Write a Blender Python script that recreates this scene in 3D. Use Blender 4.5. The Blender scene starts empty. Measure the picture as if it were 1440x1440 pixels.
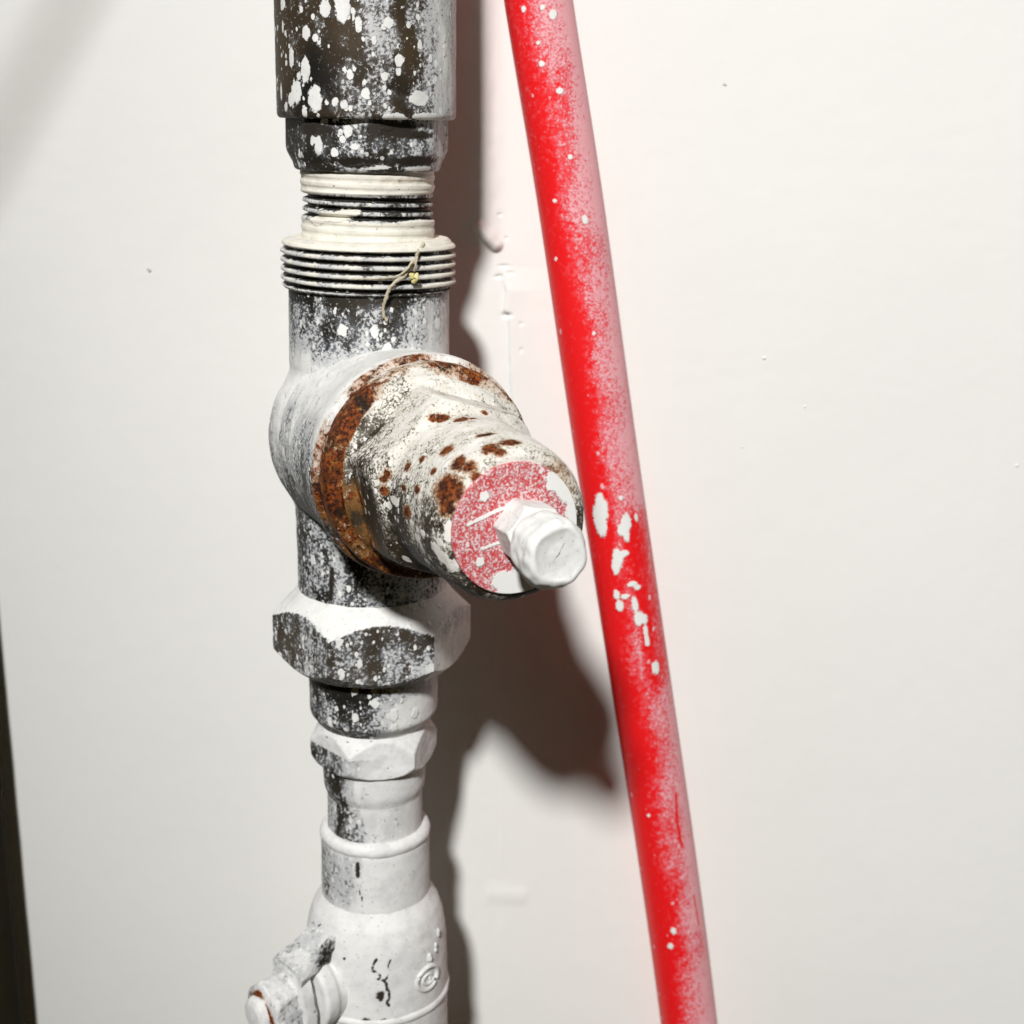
import bpy, math, random
import numpy as np
from mathutils import Vector, Matrix, noise

random.seed(7)
PI = math.pi
MM = 0.001
scene = bpy.context.scene
COL = scene.collection

# ------------------------------------------------------------------ camera, world, lamp, exposure
PITCH = math.radians(15.4)
FPX, DIST = 2000.0, 400.0                      # focal length in photo pixels, distance to the wall in mm
FW = np.array([0, math.cos(PITCH), -math.sin(PITCH)])
UP = np.array([0, math.sin(PITCH), math.cos(PITCH)])
CAM = -FW * DIST

cam_d = bpy.data.cameras.new('camera')
cam_d.sensor_width = 36
cam_d.lens = 36 * FPX / 1440
cam_d.clip_start, cam_d.clip_end = 0.01, 50
cam_d.dof.use_dof = True
cam_d.dof.focus_distance = 0.300
cam_d.dof.aperture_fstop = 24
cam = bpy.data.objects.new('camera', cam_d)
COL.objects.link(cam)
cam.location = [float(c) * MM for c in CAM]
cam.rotation_euler = (PI / 2 - PITCH, 0, 0)
scene.camera = cam

world = bpy.data.worlds.new('World')
scene.world = world
world.use_nodes = True
bg = world.node_tree.nodes['Background']
bg.inputs[0].default_value = (1.0, 0.72, 0.20, 1)
bg.inputs[1].default_value = 0.020

ld = bpy.data.lights.new('lamp', 'SPOT')
ld.energy = 192
ld.spot_size = math.radians(34)
ld.spot_blend = 1.0
ld.shadow_soft_size = 0.072
ld.color = (1.0, 0.993, 0.982)
lamp = bpy.data.objects.new('lamp', ld)
COL.objects.link(lamp)
lamp.location = (-0.212, -1.5, 1.165)
lamp.rotation_euler = (Vector((0.17, 0, 0.02)) - lamp.location).to_track_quat('-Z', 'Y').to_euler()

vs = scene.view_settings
vs.view_transform = 'Standard'
vs.look = 'None'
vs.exposure = 0
vs.gamma = 1
vs.use_curve_mapping = False


# ------------------------------------------------------------------ measuring helpers (mm)
def at(x, y, Y):
    """point of the plane at distance -Y from the wall that was measured at photo pixel x, y"""
    d = FW + np.array([1, 0, 0]) * (x - 720) / FPX - UP * (y - 720) / FPX
    return CAM + d * ((Y - CAM[1]) / d[1])


def depth(P):
    return float((np.asarray(P) - CAM) @ FW)


def unit(v):
    v = np.asarray(v, float)
    return v / np.linalg.norm(v)


# ------------------------------------------------------------------ materials
class NT:
    def __init__(self, name):
        self.m = bpy.data.materials.new(name)
        self.m.use_nodes = True
        self.t = self.m.node_tree
        self.t.nodes.clear()
        self.out = self.t.nodes.new('ShaderNodeOutputMaterial')
        self.b = self.t.nodes.new('ShaderNodeBsdfPrincipled')
        self.t.links.new(self.b.outputs[0], self.out.inputs[0])
        self.co = self.t.nodes.new('ShaderNodeTexCoord').outputs['Object']

    def n(self, kind, **kw):
        nd = self.t.nodes.new(kind)
        for k, v in kw.items():
            setattr(nd, k, v)
        return nd

    def put(self, sock, v):
        if hasattr(v, 'links') or hasattr(v, 'is_linked'):
            self.t.links.new(v, sock)
        elif isinstance(v, (tuple, list)) and len(v) == 3 and sock.type == 'RGBA':
            sock.default_value = (*v, 1)
        else:
            sock.default_value = v

    def math(self, op, a, b=0.0, c=None, clamp=False):
        nd = self.n('ShaderNodeMath', operation=op, use_clamp=clamp)
        self.put(nd.inputs[0], a)
        self.put(nd.inputs[1], b)
        if c is not None:
            self.put(nd.inputs[2], c)
        return nd.outputs[0]

    def mix(self, f, a, b):
        nd = self.n('ShaderNodeMix', data_type='RGBA')
        self.put(nd.inputs[0], f)
        self.put(nd.inputs[6], a)
        self.put(nd.inputs[7], b)
        return nd.outputs[2]

    def scale3(self, sx, sy, sz):
        nd = self.n('ShaderNodeMapping')
        self.put(nd.inputs['Vector'], self.co)
        nd.inputs['Scale'].default_value = (sx, sy, sz)
        return nd.outputs[0]

    def noise(self, per_mm, detail=3, rough=0.55, vec=None, dist=0.0):
        nd = self.n('ShaderNodeTexNoise')
        self.put(nd.inputs['Vector'], vec if vec is not None else self.co)
        nd.inputs['Scale'].default_value = per_mm * 1000
        nd.inputs['Detail'].default_value = detail
        nd.inputs['Roughness'].default_value = rough
        nd.inputs['Distortion'].default_value = dist
        return nd.outputs[0]

    def attr(self, name):
        return self.n('ShaderNodeAttribute', attribute_name=name).outputs['Fac']

    def step(self, v, edge, width):
        """0..1 ramp centred on edge"""
        nd = self.n('ShaderNodeMapRange', interpolation_type='SMOOTHSTEP')
        self.put(nd.inputs[0], v)
        if isinstance(edge, float):
            nd.inputs[1].default_value = edge - width
            nd.inputs[2].default_value = edge + width
        else:
            self.put(nd.inputs[1], self.math('SUBTRACT', edge, width))
            self.put(nd.inputs[2], self.math('ADD', edge, width))
        return nd.outputs[0]

    def dots(self, per_mm, keep, rmax, seed=0.0):
        """round paint droplets: one per voronoi cell, random size; keep = share of cells (socket or value)"""
        mp = self.n('ShaderNodeMapping')
        wob = self.n('ShaderNodeTexNoise')
        self.put(wob.inputs['Vector'], self.co)
        wob.inputs['Scale'].default_value = per_mm * 1900
        va = self.n('ShaderNodeVectorMath', operation='MULTIPLY_ADD')
        self.put(va.inputs[0], wob.outputs[1])
        va.inputs[1].default_value = (0.5 / (per_mm * 1000),) * 3
        self.put(va.inputs[2], self.co)
        self.put(mp.inputs['Vector'], va.outputs[0])
        mp.inputs['Location'].default_value = (seed, seed * 0.7, seed * 1.3)
        mp.inputs['Scale'].default_value = (1, 1, 0.72)
        v = self.n('ShaderNodeTexVoronoi', feature='F1')
        self.put(v.inputs['Vector'], mp.outputs[0])
        v.inputs['Scale'].default_value = per_mm * 1000
        sep = self.n('ShaderNodeSeparateColor')
        self.put(sep.inputs[0], v.outputs['Color'])
        rad = self.math('MULTIPLY', self.math('POWER', sep.outputs[0], 2.4), rmax)
        on = self.math('LESS_THAN', sep.outputs[1], keep)
        near = self.step(self.math('SUBTRACT', rad, v.outputs['Distance']), 0.0, 0.05)
        return self.math('MULTIPLY', on, near)


WHITE = (0.80, 0.80, 0.77)


def painted(name, dark=(0.010, 0.0095, 0.0085), dark2=(0.036, 0.030, 0.022), haze=(0.225, 0.255, 0.29),
            white=WHITE, fine=1.35, bigdots=True, rough=0.55, mist=((0.40, 0.41, 0.42), (0.66, 0.66, 0.66))):
    """old metal under white overspray.  Attributes: cov = how thick the overspray lies, dab = solid paint
    blobs, rust = rust, bare = paint gone to dark metal; on the collar also painted shade"""
    k = NT(name)
    cov, dab, rust, bare = (k.attr(a) for a in ('cov', 'dab', 'rust', 'bare'))
    sm = k.noise(0.16, 4, 0.62, vec=k.scale3(1, 1, 0.22))
    cov = k.math('ADD', cov, k.math('MULTIPLY', k.math('MULTIPLY_ADD', sm, 1.5, -0.75), k.math('SUBTRACT', 1.0, k.step(cov, 0.86, 0.12))))
    n1 = k.noise(fine, 3, 0.62)
    n2 = k.noise(fine * 0.22, 3, 0.6)
    n3 = k.noise(0.05, 2, 0.5)
    mixn = k.math('ADD', k.math('MULTIPLY', n1, 0.74), k.math('MULTIPLY', n2, 0.26))
    # contrast-stretch the noise to about 0..1
    st = k.math('MULTIPLY_ADD', mixn, 2.6, -0.8)
    fineM = k.step(k.math('ADD', st, cov), 1.0, 0.16)
    col = k.mix(k.step(n3, 0.5, 0.2), dark, dark2)
    hz = k.math('MULTIPLY', k.step(k.math('ADD', k.math('MULTIPLY_ADD', n2, 1.6, -0.3), cov), 1.02, 0.40), 0.66, clamp=True)
    bareM = k.step(k.math('ADD', bare, k.math('MULTIPLY_ADD', k.noise(1.1, 3, 0.6), 0.5, -0.25)), 0.5, 0.1)
    hz = k.math('MULTIPLY', hz, k.math('SUBTRACT', 1.0, bareM))
    col = k.mix(hz, col, haze)
    keep = k.math('MULTIPLY_ADD', cov, 0.75, 0.22)
    d1 = k.dots(0.95, keep, 0.62, 0.3)
    d2 = k.dots(0.42, k.math('MULTIPLY', keep, 0.62 if bigdots else 0.0), 0.60, 0.9)
    edge_n = k.math('MULTIPLY_ADD', k.noise(1.1, 3, 0.6), 0.5, -0.25)
    dabM = k.step(k.math('ADD', dab, edge_n), 0.5, 0.05)
    m = k.math('MAXIMUM', k.math('MAXIMUM', fineM, d1), k.math('MAXIMUM', d2, dabM))
    m = k.math('MULTIPLY', m, k.math('SUBTRACT', 1.0, bareM))
    wcol = k.mix(k.step(k.noise(0.25, 4, 0.65), 0.56, 0.16), white, tuple(c * 0.84 for c in white))
    # thin overspray is greyer than the solid drops
    thick = k.math('MAXIMUM', k.step(cov, 0.84, 0.14), k.math('MAXIMUM', k.math('MAXIMUM', d1, d2), dabM))
    wcol = k.mix(thick, k.mix(n1, *mist), wcol)
    col = k.mix(m, col, wcol)
    # dirt caught in solid paint
    dirt = k.math('MULTIPLY', k.step(k.noise(1.3, 2, 0.5), 0.70, 0.05), 0.5)
    col = k.mix(dirt, col, (0.20, 0.19, 0.16))
    # rust
    rn = k.noise(0.7, 4, 0.72)
    rM = k.step(k.math('ADD', rust, k.math('MULTIPLY_ADD', rn, 1.4, -0.70)), 0.5, 0.12)
    rHalo = k.step(k.math('ADD', rust, k.math('MULTIPLY_ADD', rn, 0.7, -0.35)), 0.34, 0.16)
    rcol = k.mix(k.step(k.noise(1.2, 3, 0.6), 0.5, 0.14), (0.034, 0.0075, 0.003), (0.25, 0.060, 0.010))
    rcol = k.mix(k.step(k.noise(0.22, 3, 0.6), 0.56, 0.12), rcol, (0.022, 0.010, 0.005))
    rcol = k.mix(k.math('MULTIPLY', k.step(k.noise(0.4, 3, 0.6), 0.63, 0.06), 0.7), rcol, (0.38, 0.15, 0.03))
    col = k.mix(k.math('MULTIPLY', rHalo, 0.62), col, (0.40, 0.18, 0.045))
    col = k.mix(rM, col, rcol)
    k.put(k.b.inputs['Base Color'], col)
    k.put(k.b.inputs['Roughness'], k.math('MULTIPLY_ADD', m, 0.15, rough))
    k.b.inputs['Specular IOR Level'].default_value = 0.2
    h = k.math('ADD', k.math('MULTIPLY', m, 0.8), k.math('MULTIPLY', rn, k.math('MULTIPLY', rM, 1.2)))
    h = k.math('ADD', k.math('ADD', h, k.math('MULTIPLY', k.math('MAXIMUM', dabM, d2), 1.6)), k.math('MULTIPLY', n1, 0.35))
    bp = k.n('ShaderNodeBump')
    bp.inputs['Strength'].default_value = 0.55
    bp.inputs['Distance'].default_value = 0.00025
    k.put(bp.inputs['Height'], h)
    k.put(k.b.inputs['Normal'], bp.outputs[0])
    return k.m


def wall_mat():
    k = NT('white_wall_paint')
    a = k.noise(0.02, 4, 0.6)
    col = k.mix(a, (0.815, 0.812, 0.775), (0.775, 0.772, 0.740))
    sp = k.step(k.noise(0.16, 2, 0.5), 0.79, 0.02)
    col = k.mix(k.math('MULTIPLY', sp, 0.25), col, (0.45, 0.43, 0.40))
    k.put(k.b.inputs['Base Color'], col)
    k.b.inputs['Roughness'].default_value = 0.62
    k.b.inputs['Specular IOR Level'].default_value = 0.25
    h = k.math('ADD', k.math('MULTIPLY', k.noise(0.9, 3, 0.6), 0.15), k.math('MULTIPLY', k.noise(0.12, 3, 0.5), 0.9))
    bp = k.n('ShaderNodeBump')
    bp.inputs['Strength'].default_value = 0.22
    bp.inputs['Distance'].default_value = 0.0006
    k.put(bp.inputs['Height'], h)
    k.put(k.b.inputs['Normal'], bp.outputs[0])
    return k.m


def red_mat(name, red, pale, fine, rough, hazecol=(0.72, 0.22, 0.25), hz_amt=0.75):
    k = NT(name)
    cov, dab, bare = k.attr('cov'), k.attr('dab'), k.attr('bare')
    n1 = k.noise(fine, 3, 0.6)
    n2 = k.noise(fine * 0.45, 4, 0.65)
    st = k.math('MULTIPLY_ADD', k.math('ADD', k.math('MULTIPLY', n1, 0.7), k.math('MULTIPLY', n2, 0.3)), 2.6, -0.8)
    hz = k.step(k.math('ADD', k.math('MULTIPLY_ADD', n2, 1.6, -0.3), cov), 1.02, 0.36)
    col = k.mix(k.math('MULTIPLY', hz, hz_amt), red, hazecol)
    fm = k.step(k.math('ADD', st, cov), 1.12, 0.14)
    d1 = k.dots(0.8, k.math('MULTIPLY_ADD', cov, 0.5, -0.02), 0.55, 0.2)
    edge_n = k.math('MULTIPLY_ADD', k.noise(1.2, 3, 0.6), 0.55, -0.28)
    dm = k.step(k.math('ADD', dab, edge_n), 0.5, 0.06)
    bm = k.step(k.math('ADD', bare, edge_n), 0.5, 0.1)
    fm = k.math('MULTIPLY', k.math('MAXIMUM', k.math('MULTIPLY', fm, 0.85), d1), k.math('SUBTRACT', 1.0, bm))
    col = k.mix(bm, col, red)
    col = k.mix(fm, col, pale)
    col = k.mix(dm, col, WHITE)
    k.put(k.b.inputs['Base Color'], col)
    m = k.math('MAXIMUM', fm, dm)
    k.put(k.b.inputs['Roughness'], k.math('MULTIPLY_ADD', m, 0.25, rough))
    k.b.inputs['Specular IOR Level'].default_value = 0.3
    bp = k.n('ShaderNodeBump')
    bp.inputs['Strength'].default_value = 0.5
    bp.inputs['Distance'].default_value = 0.0003
    k.put(bp.inputs['Height'], k.math('ADD', m, k.math('MULTIPLY', dm, 2.0)))
    k.put(k.b.inputs['Normal'], bp.outputs[0])
    return k.m


def plain(name, c1, c2, per_mm, rough):
    k = NT(name)
    n = k.noise(per_mm, 4, 0.6)
    k.put(k.b.inputs['Base Color'], k.mix(k.step(n, 0.5, 0.2), c1, c2))
    k.b.inputs['Roughness'].default_value = rough
    bp = k.n('ShaderNodeBump')
    bp.inputs['Strength'].default_value = 0.5
    bp.inputs['Distance'].default_value = 0.0003
    k.put(bp.inputs['Height'], n)
    k.put(k.b.inputs['Normal'], bp.outputs[0])
    return k.m


M_METAL = painted('spattered_dark_metal')
M_SLEEVE = painted('spattered_sleeve_metal', dark2=(0.060, 0.041, 0.022), haze=(0.26, 0.26, 0.27))
M_NUT = painted('spattered_brown_nut', dark=(0.032, 0.026, 0.019), dark2=(0.075, 0.060, 0.042))
M_BONNET = painted('rusty_painted_casting', dark=(0.022, 0.018, 0.012), dark2=(0.045, 0.033, 0.020), haze=(0.34, 0.31, 0.25),
                   white=(0.80, 0.78, 0.73), fine=1.9, mist=((0.56, 0.53, 0.46), (0.82, 0.79, 0.72)))
M_THREAD = painted('painted_thread', dark=(0.022, 0.021, 0.018), dark2=(0.04, 0.036, 0.028), haze=(0.2, 0.19, 0.17),
                   white=(0.80, 0.77, 0.68), fine=1.0, bigdots=False)
M_LOW = painted('white_painted_fitting', bigdots=False, fine=1.0, white=(0.79, 0.79, 0.775), haze=(0.38, 0.41, 0.43))
M_BOLT = painted('thick_white_paint', bigdots=False, fine=1.1, white=(0.80, 0.80, 0.775))
M_HOSE = red_mat('red_plastic_overspray', (0.80, 0.010, 0.012), (0.82, 0.43, 0.46), 1.7, 0.42, hazecol=(0.80, 0.19, 0.23), hz_amt=0.9)
M_DISC = red_mat('red_sticker_overspray', (0.55, 0.030, 0.034), (0.80, 0.68, 0.69), 2.1, 0.6, hazecol=(0.70, 0.26, 0.28), hz_amt=0.5)
M_WALL = wall_mat()
M_UPRIGHT = plain('dark_olive', (0.022, 0.019, 0.010), (0.028, 0.024, 0.014), 0.05, 0.95)
M_UPRIGHT.node_tree.nodes['Principled BSDF'].inputs['Specular IOR Level'].default_value = 0.1
M_TWIG = plain('dry_twig', (0.42, 0.36, 0.25), (0.58, 0.52, 0.40), 0.9, 0.8)
M_BUD = plain('yellow_bud', (0.62, 0.54, 0.20), (0.72, 0.66, 0.36), 0.8, 0.7)
M_SPECK = plain('wall_speck', (0.36, 0.34, 0.31), (0.58, 0.56, 0.52), 1.0, 0.8)


# ------------------------------------------------------------------ mesh helpers
def tag(o, label=None, category=None, kind=None, group=None):
    for k, v in (('label', label), ('category', category), ('kind', kind), ('group', group)):
        if v:
            o[k] = v
    return o


def empty(name, loc):
    o = bpy.data.objects.new(name, None)
    COL.objects.link(o)
    o.empty_display_size = 0.01
    o.location = loc
    return o


def mesh_obj(name, V, F, mat, parent=None, attrs=None, sharp=40):
    """V in mm"""
    me = bpy.data.meshes.new(name)
    me.from_pydata([tuple(map(float, v)) for v in np.asarray(V) * MM], [], F)
    me.polygons.foreach_set('use_smooth', [True] * len(me.polygons))
    me.update()
    if sharp:
        me.set_sharp_from_angle(angle=math.radians(sharp))
    if attrs:
        for k, a in attrs.items():
            at_ = me.attributes.new(k, 'FLOAT', 'POINT')
            at_.data.foreach_set('value', np.ascontiguousarray(a, dtype=np.float32))
    me.materials.append(mat)
    o = bpy.data.objects.new(name, me)
    COL.objects.link(o)
    if parent is not None:
        o.parent = parent
    return o


def fnoise(P, freq, seed=0.0):
    return np.array([noise.noise((p[0] * freq + seed, p[1] * freq + seed * 1.7, p[2] * freq - seed)) for p in P])


def resample(prof, step, soft=1):
    pts = [np.array(prof[0], float)]
    for q in prof[1:]:
        q = np.array(q, float)
        a = pts[-1]
        L = np.linalg.norm(q - a)
        n = max(1, int(math.ceil(L / step)))
        for i in range(1, n + 1):
            pts.append(a + (q - a) * i / n)
    P = np.array(pts)
    for _ in range(soft):
        P[1:-1] = P[1:-1] * 0.5 + (P[:-2] + P[2:]) * 0.25
    return P


class Lathe:
    """surface of revolution in its thing's own space: centre line O + z*ax, theta 0 = fr, theta 90 = sd"""

    def __init__(self, O, ax, fr, prof, n=160, step=0.6, soft=1, rfun=None, lump=0.0, lfreq=0.25, caps=(True, True), seed=1.0):
        self.O, self.ax = np.asarray(O, float), unit(ax)
        fr = np.asarray(fr, float)
        self.fr = unit(fr - self.ax * (fr @ self.ax))
        self.sd = np.cross(self.fr, self.ax) * -1.0
        P = resample(prof, step, soft)
        m = len(P)
        th = np.linspace(-PI, PI, n, endpoint=False)
        Z = np.repeat(P[:, 0], n)
        Rr = np.repeat(P[:, 1], n)
        T = np.tile(th, m)
        if rfun is not None:
            Z, Rr = rfun(Z, T, Rr)
        self.Z, self.T, self.R = Z, T, Rr
        self.N = np.outer(np.cos(T), self.fr) + np.outer(np.sin(T), self.sd)
        self.V = self.O + np.outer(Z, self.ax) + self.N * Rr[:, None]
        if lump:
            self.V = self.V + self.N * (lump * (fnoise(self.V, lfreq, seed) + 0.5 * fnoise(self.V, lfreq * 2.7, seed + 3)))[:, None]
        F = []
        for i in range(m - 1):
            for j in range(n):
                j2 = (j + 1) % n
                F.append((i * n + j, i * n + j2, (i + 1) * n + j2, (i + 1) * n + j))
        if caps[0]:
            F.append(tuple(range(n - 1, -1, -1)))
        if caps[1]:
            F.append(tuple((m - 1) * n + j for j in range(n)))
        self.F = F
        # faces outward?
        a, b, c = self.V[F[0][0]], self.V[F[0][1]], self.V[F[0][2]]
        mid = len(F) // 2 if len(F) > 2 else 0
        nsum = 0
        for q in F[::max(1, len(F) // 60)][:60]:
            if len(q) != 4:
                continue
            a, b, c = self.V[q[0]], self.V[q[1]], self.V[q[2]]
            nsum += float(np.cross(b - a, c - a) @ self.N[q[0]])
        if nsum < 0:
            self.F = [tuple(reversed(f)) for f in F]

    def dab(self, marks):
        """solid marks: (point, half height, half width) ellipses on the surface, in mm; value .5 at the rim"""
        out = np.zeros(len(self.V))
        for p, rz, rt in marks:
            d = self.V - p
            dz = d @ self.ax
            dt = d - np.outer(dz, self.ax)
            e = np.sqrt((dz / rz) ** 2 + ((dt ** 2).sum(1)) / rt ** 2)
            out = np.maximum(out, np.clip(1.0 - 0.5 * e, 0, 1))
        return out

    def line(self, pts, w, jag=0.0):
        out = np.zeros(len(self.V))
        if jag:
            q = [pts[0]]
            for a, b in zip(pts[:-1], pts[1:]):
                for k in (0.25, 0.5, 0.75):
                    q.append(a + (b - a) * k + np.array([random.uniform(-jag, jag) for _ in range(3)]))
                q.append(b)
            pts = q
        for a, b in zip(pts[:-1], pts[1:]):
            ab = b - a
            t = np.clip(((self.V - a) @ ab) / max(1e-6, ab @ ab), 0, 1)
            d = np.linalg.norm(self.V - (a + np.outer(t, ab)), axis=1)
            out = np.maximum(out, np.clip(1.0 - 0.5 * d / w, 0, 1))
        return out

    def build(self, name, mat, parent, cov=0.5, dab=None, rust=None, bare=None, sharp=40):
        z = np.zeros(len(self.V))
        A = {'cov': (z + cov), 'dab': z if dab is None else dab, 'rust': z if rust is None else rust, 'bare': z if bare is None else bare}
        return mesh_obj(name, self.V, self.F, mat, parent, A, sharp)


def bump(x, c, w):
    return np.exp(-((x - c) / w) ** 2)


def sstep(x, a, b):
    t = np.clip((x - a) / (b - a), 0, 1)
    return t * t * (3 - 2 * t)


def hexed(ap, th0, soft=0.35):
    """clip a turned blank to six flats of apothem ap, a corner at th0 degrees"""
    def fn(Z, T, R):
        t = np.mod(T - math.radians(th0), PI / 3) - PI / 6
        h = ap / np.cos(t)
        r = np.minimum(h, R)
        return Z, r
    return fn


def tube(path, radii, n=8):
    path = [np.asarray(p, float) for p in path]
    V, F = [], []
    ref = np.array([0.3, 0.5, 0.81])
    for i, p in enumerate(path):
        t = unit(path[min(i + 1, len(path) - 1)] - path[max(i - 1, 0)])
        a = unit(np.cross(t, ref))
        b = np.cross(t, a)
        for j in range(n):
            q = 2 * PI * j / n
            V.append(p + (a * math.cos(q) + b * math.sin(q)) * radii[i])
    m = len(path)
    for i in range(m - 1):
        for j in range(n):
            j2 = (j + 1) % n
            F.append((i * n + j, i * n + j2, (i + 1) * n + j2, (i + 1) * n + j))
    F.append(tuple(range(n - 1, -1, -1)))
    F.append(tuple((m - 1) * n + j for j in range(n)))
    return V, F


def join(parts):
    V, F = [], []
    for v, f in parts:
        o = len(V)
        V += list(v)
        F += [tuple(i + o for i in q) for q in f]
    return V, F


def blob(c, rx, ry, rz, seed, amp=0.25, nu=12, nv=8):
    V, F = [], []
    for i in range(nv + 1):
        ph = PI * i / nv
        for j in range(nu):
            th = 2 * PI * j / nu
            d = np.array([math.sin(ph) * math.cos(th), math.sin(ph) * math.sin(th), math.cos(ph)])
            k = 1 + amp * noise.noise((d[0] * 1.6 + seed, d[1] * 1.6, d[2] * 1.6 - seed))
            V.append(np.asarray(c) + d * np.array([rx, ry, rz]) * k)
    for i in range(nv):
        for j in range(nu):
            j2 = (j + 1) % nu
            F.append((i * nu + j, (i + 1) * nu + j, (i + 1) * nu + j2, i * nu + j2))
    return V, F


# ------------------------------------------------------------------ the wall
def make_wall():
    def axis(lo, hi, flo, fhi, coarse, fine):
        xs = list(np.arange(lo, flo, coarse)) + list(np.arange(flo, fhi, fine)) + list(np.arange(fhi, hi + coarse, coarse))
        return np.array(xs)
    xs = axis(-330, 330, -18, 8, 2.2, 0.35)
    zs = axis(-330, 330, 30, 110, 2.2, 0.35)
    X, Z = np.meshgrid(xs, zs)
    x, z = X.ravel(), Z.ravel()
    H = np.zeros_like(x)

    def seg(ax_, az, bx, bz):
        ab = np.array([bx - ax_, bz - az])
        L2 = ab @ ab
        t = np.clip(((x - ax_) * ab[0] + (z - az) * ab[1]) / L2, 0, 1)
        return np.hypot(x - ax_ - t * ab[0], z - az - t * ab[1]), t

    w = lambda px, py: at(px, py, 0)[[0, 2]]
    nz = np.array([noise.noise((a * 0.25, b * 0.25, 3.1)) for a, b in zip(x, z)])
    nb = np.array([noise.noise((a * 0.011, b * 0.011, 8.1)) for a, b in zip(x, z)])
    H += 0.9 * nb + 0.03 * nz
    # an old run of filler beside the pipe: a rounded bead that ends in a lip
    a, b = w(682, -200), w(683, 332)
    d, t = seg(*a, *b)
    H += 1.6 * np.exp(-((d + 0.7 * nz) / 3.1) ** 2.0)
    a, b = w(672, 318), w(698, 344)
    d, t = seg(*a, *b)
    H += 2.0 * np.clip(1 - ((d + 0.4 * nz) / 2.0) ** 2, 0, 1)
    # the broken edge of a skim coat further down
    pts = [(704, 376), (712, 410), (709, 436), (716, 448), (717, 520), (722, 600), (724, 700), (700, 900), (704, 1100), (700, 1440)]
    edge_z = np.array([w(*p)[1] for p in pts])[::-1]
    edge_x = np.array([w(*p)[0] for p in pts])[::-1]
    ex = np.interp(z, edge_z, edge_x) + 0.25 * nz
    fade = np.clip((edge_z[-1] - z) / 6, 0, 1)
    low = np.interp(z, [-150, -40, 40], [0.08, 0.08, 0.8])
    H += low * fade * sstep(x, ex - 0.45, ex + 0.45) * np.exp(-np.clip(x - ex, 0, None) / 9.0)
    # nicks
    for (px, py, rx, rz, h) in ((713, 443, 1.0, 0.55, -1.4), (701, 389, 0.8, 0.35, -0.9), (703, 302, 0.5, 0.3, -0.6), (712, 335, 0.4, 0.3, -0.5), (708, 374, 1.2, 0.25, -0.6),
                                (718, 384, 1.0, 0.25, -0.5), (733, 455, 0.4, 0.3, -0.5), (733, 492, 0.3, 0.6, -0.4)):
        c = w(px, py)
        H += h * np.exp(-((x - c[0]) / rx) ** 2 - ((z - c[1]) / rz) ** 2)
    # scraped line low on the wall
    a, b = w(690, 1256), w(735, 1259)
    d, t = seg(*a, *b)
    H += 0.5 * np.exp(-(d / 1.6) ** 2)
    # diagonal step added top left; its slope turns dark like a soft shadow
    a, b = w(100, 0), w(0, 190)
    tv = unit(b - a)
    side_ = -((x - a[0]) * tv[1] - (z - a[1]) * tv[0])
    H += 6.5 * sstep(side_ * (-1 if ((w(20, 20) - a)[0] * tv[1] - (w(20, 20) - a)[1] * tv[0]) > 0 else 1), -12, 9)
    V = np.stack([x, -H, z], 1)
    n = len(xs)
    F = []
    for i in range(len(zs) - 1):
        for j in range(n - 1):
            F.append((i * n + j, i * n + j + 1, (i + 1) * n + j + 1, (i + 1) * n + j))
    wl = mesh_obj('wall', V, F, M_WALL, None, None, 0)
    tag(wl, 'white painted plaster wall behind the pipes', None, 'structure')
    return wl


wall = make_wall()
for i, (px, py, r, fl) in enumerate(((210, 380, 0.75, 0.5), (302, 105, 0.4, 0.4), (1019, 119, 0.6, 0.5), (1064, 114, 0.28, 0.4), (1170, 360, 0.6, 0.35), (1075, 504, 0.5, 0.35),
                                     (1132, 572, 0.45, 0.4), (1044, 629, 0.4, 0.4), (867, 350, 0.45, 0.4), (1188, 916, 0.45, 0.4), (1340, 357, 0.35, 0.4), (181, 456, 0.35, 0.4),
                                     (330, 98, 0.5, 0.3), (1430, 655, 0.7, 0.3), (1153, 388, 0.4, 0.3), (240, 1120, 0.45, 0.3))):
    c = at(px, py, 0)
    V, F = blob((0, 0, 0), r * 1.15, r * 0.55, r * 0.8, i * 2.3, 0.5, 10, 6)
    o = mesh_obj('plaster_speck', V, F, M_SPECK if i in (0, 2) else M_WALL, wall, None, 0)
    o.location = (c[0] * MM, 0.0004, c[2] * MM)

# ------------------------------------------------------------------ dark post at the left border
p0, p1 = at(-14, 1000, -12), at(29, 1440, -12)  # dark cylinder for the unidentified dark strip along this edge
axd = unit(p0 - p1)
upright_root = p1 - axd * 120
L = Lathe((-11, 0, 0), axd, (0, -1, 0), [(0, 11), (430, 11)], n=64, step=6, lump=0.15, lfreq=0.05, soft=0)
upright = L.build('dark_upright', M_UPRIGHT, None)
upright.location = [float(v) * MM for v in upright_root]
tag(upright, 'dark olive post just showing at the lower left corner', 'upright')

# ------------------------------------------------------------------ the grey pipe with its valves
HP = -45.0                                              # pipe axis stands 45 mm off the wall
AX_TOP, AX_LOW = at(514, 0, HP), at(530, 1350, HP)
AX = unit(AX_TOP - AX_LOW)
BASE = at(530.5, 1640, HP)
BASE = AX_LOW + AX * ((BASE - AX_LOW) @ AX)
pipe = empty('valve_pipe', [float(v) * MM for v in BASE])
tag(pipe, 'grey metal pipe with valves and threads, spattered with white paint, left of red hose', 'pipe')
FR = np.array([0, -1, 0.0])


def zy(y):
    """height above the base of the axis point measured at pixel row y"""
    return float((at(520, y, HP) - BASE) @ AX)


def mm(y, px):
    """size in mm of px pixels at pixel row y on the axis"""
    return px * depth(at(520, y, HP)) / FPX


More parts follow.
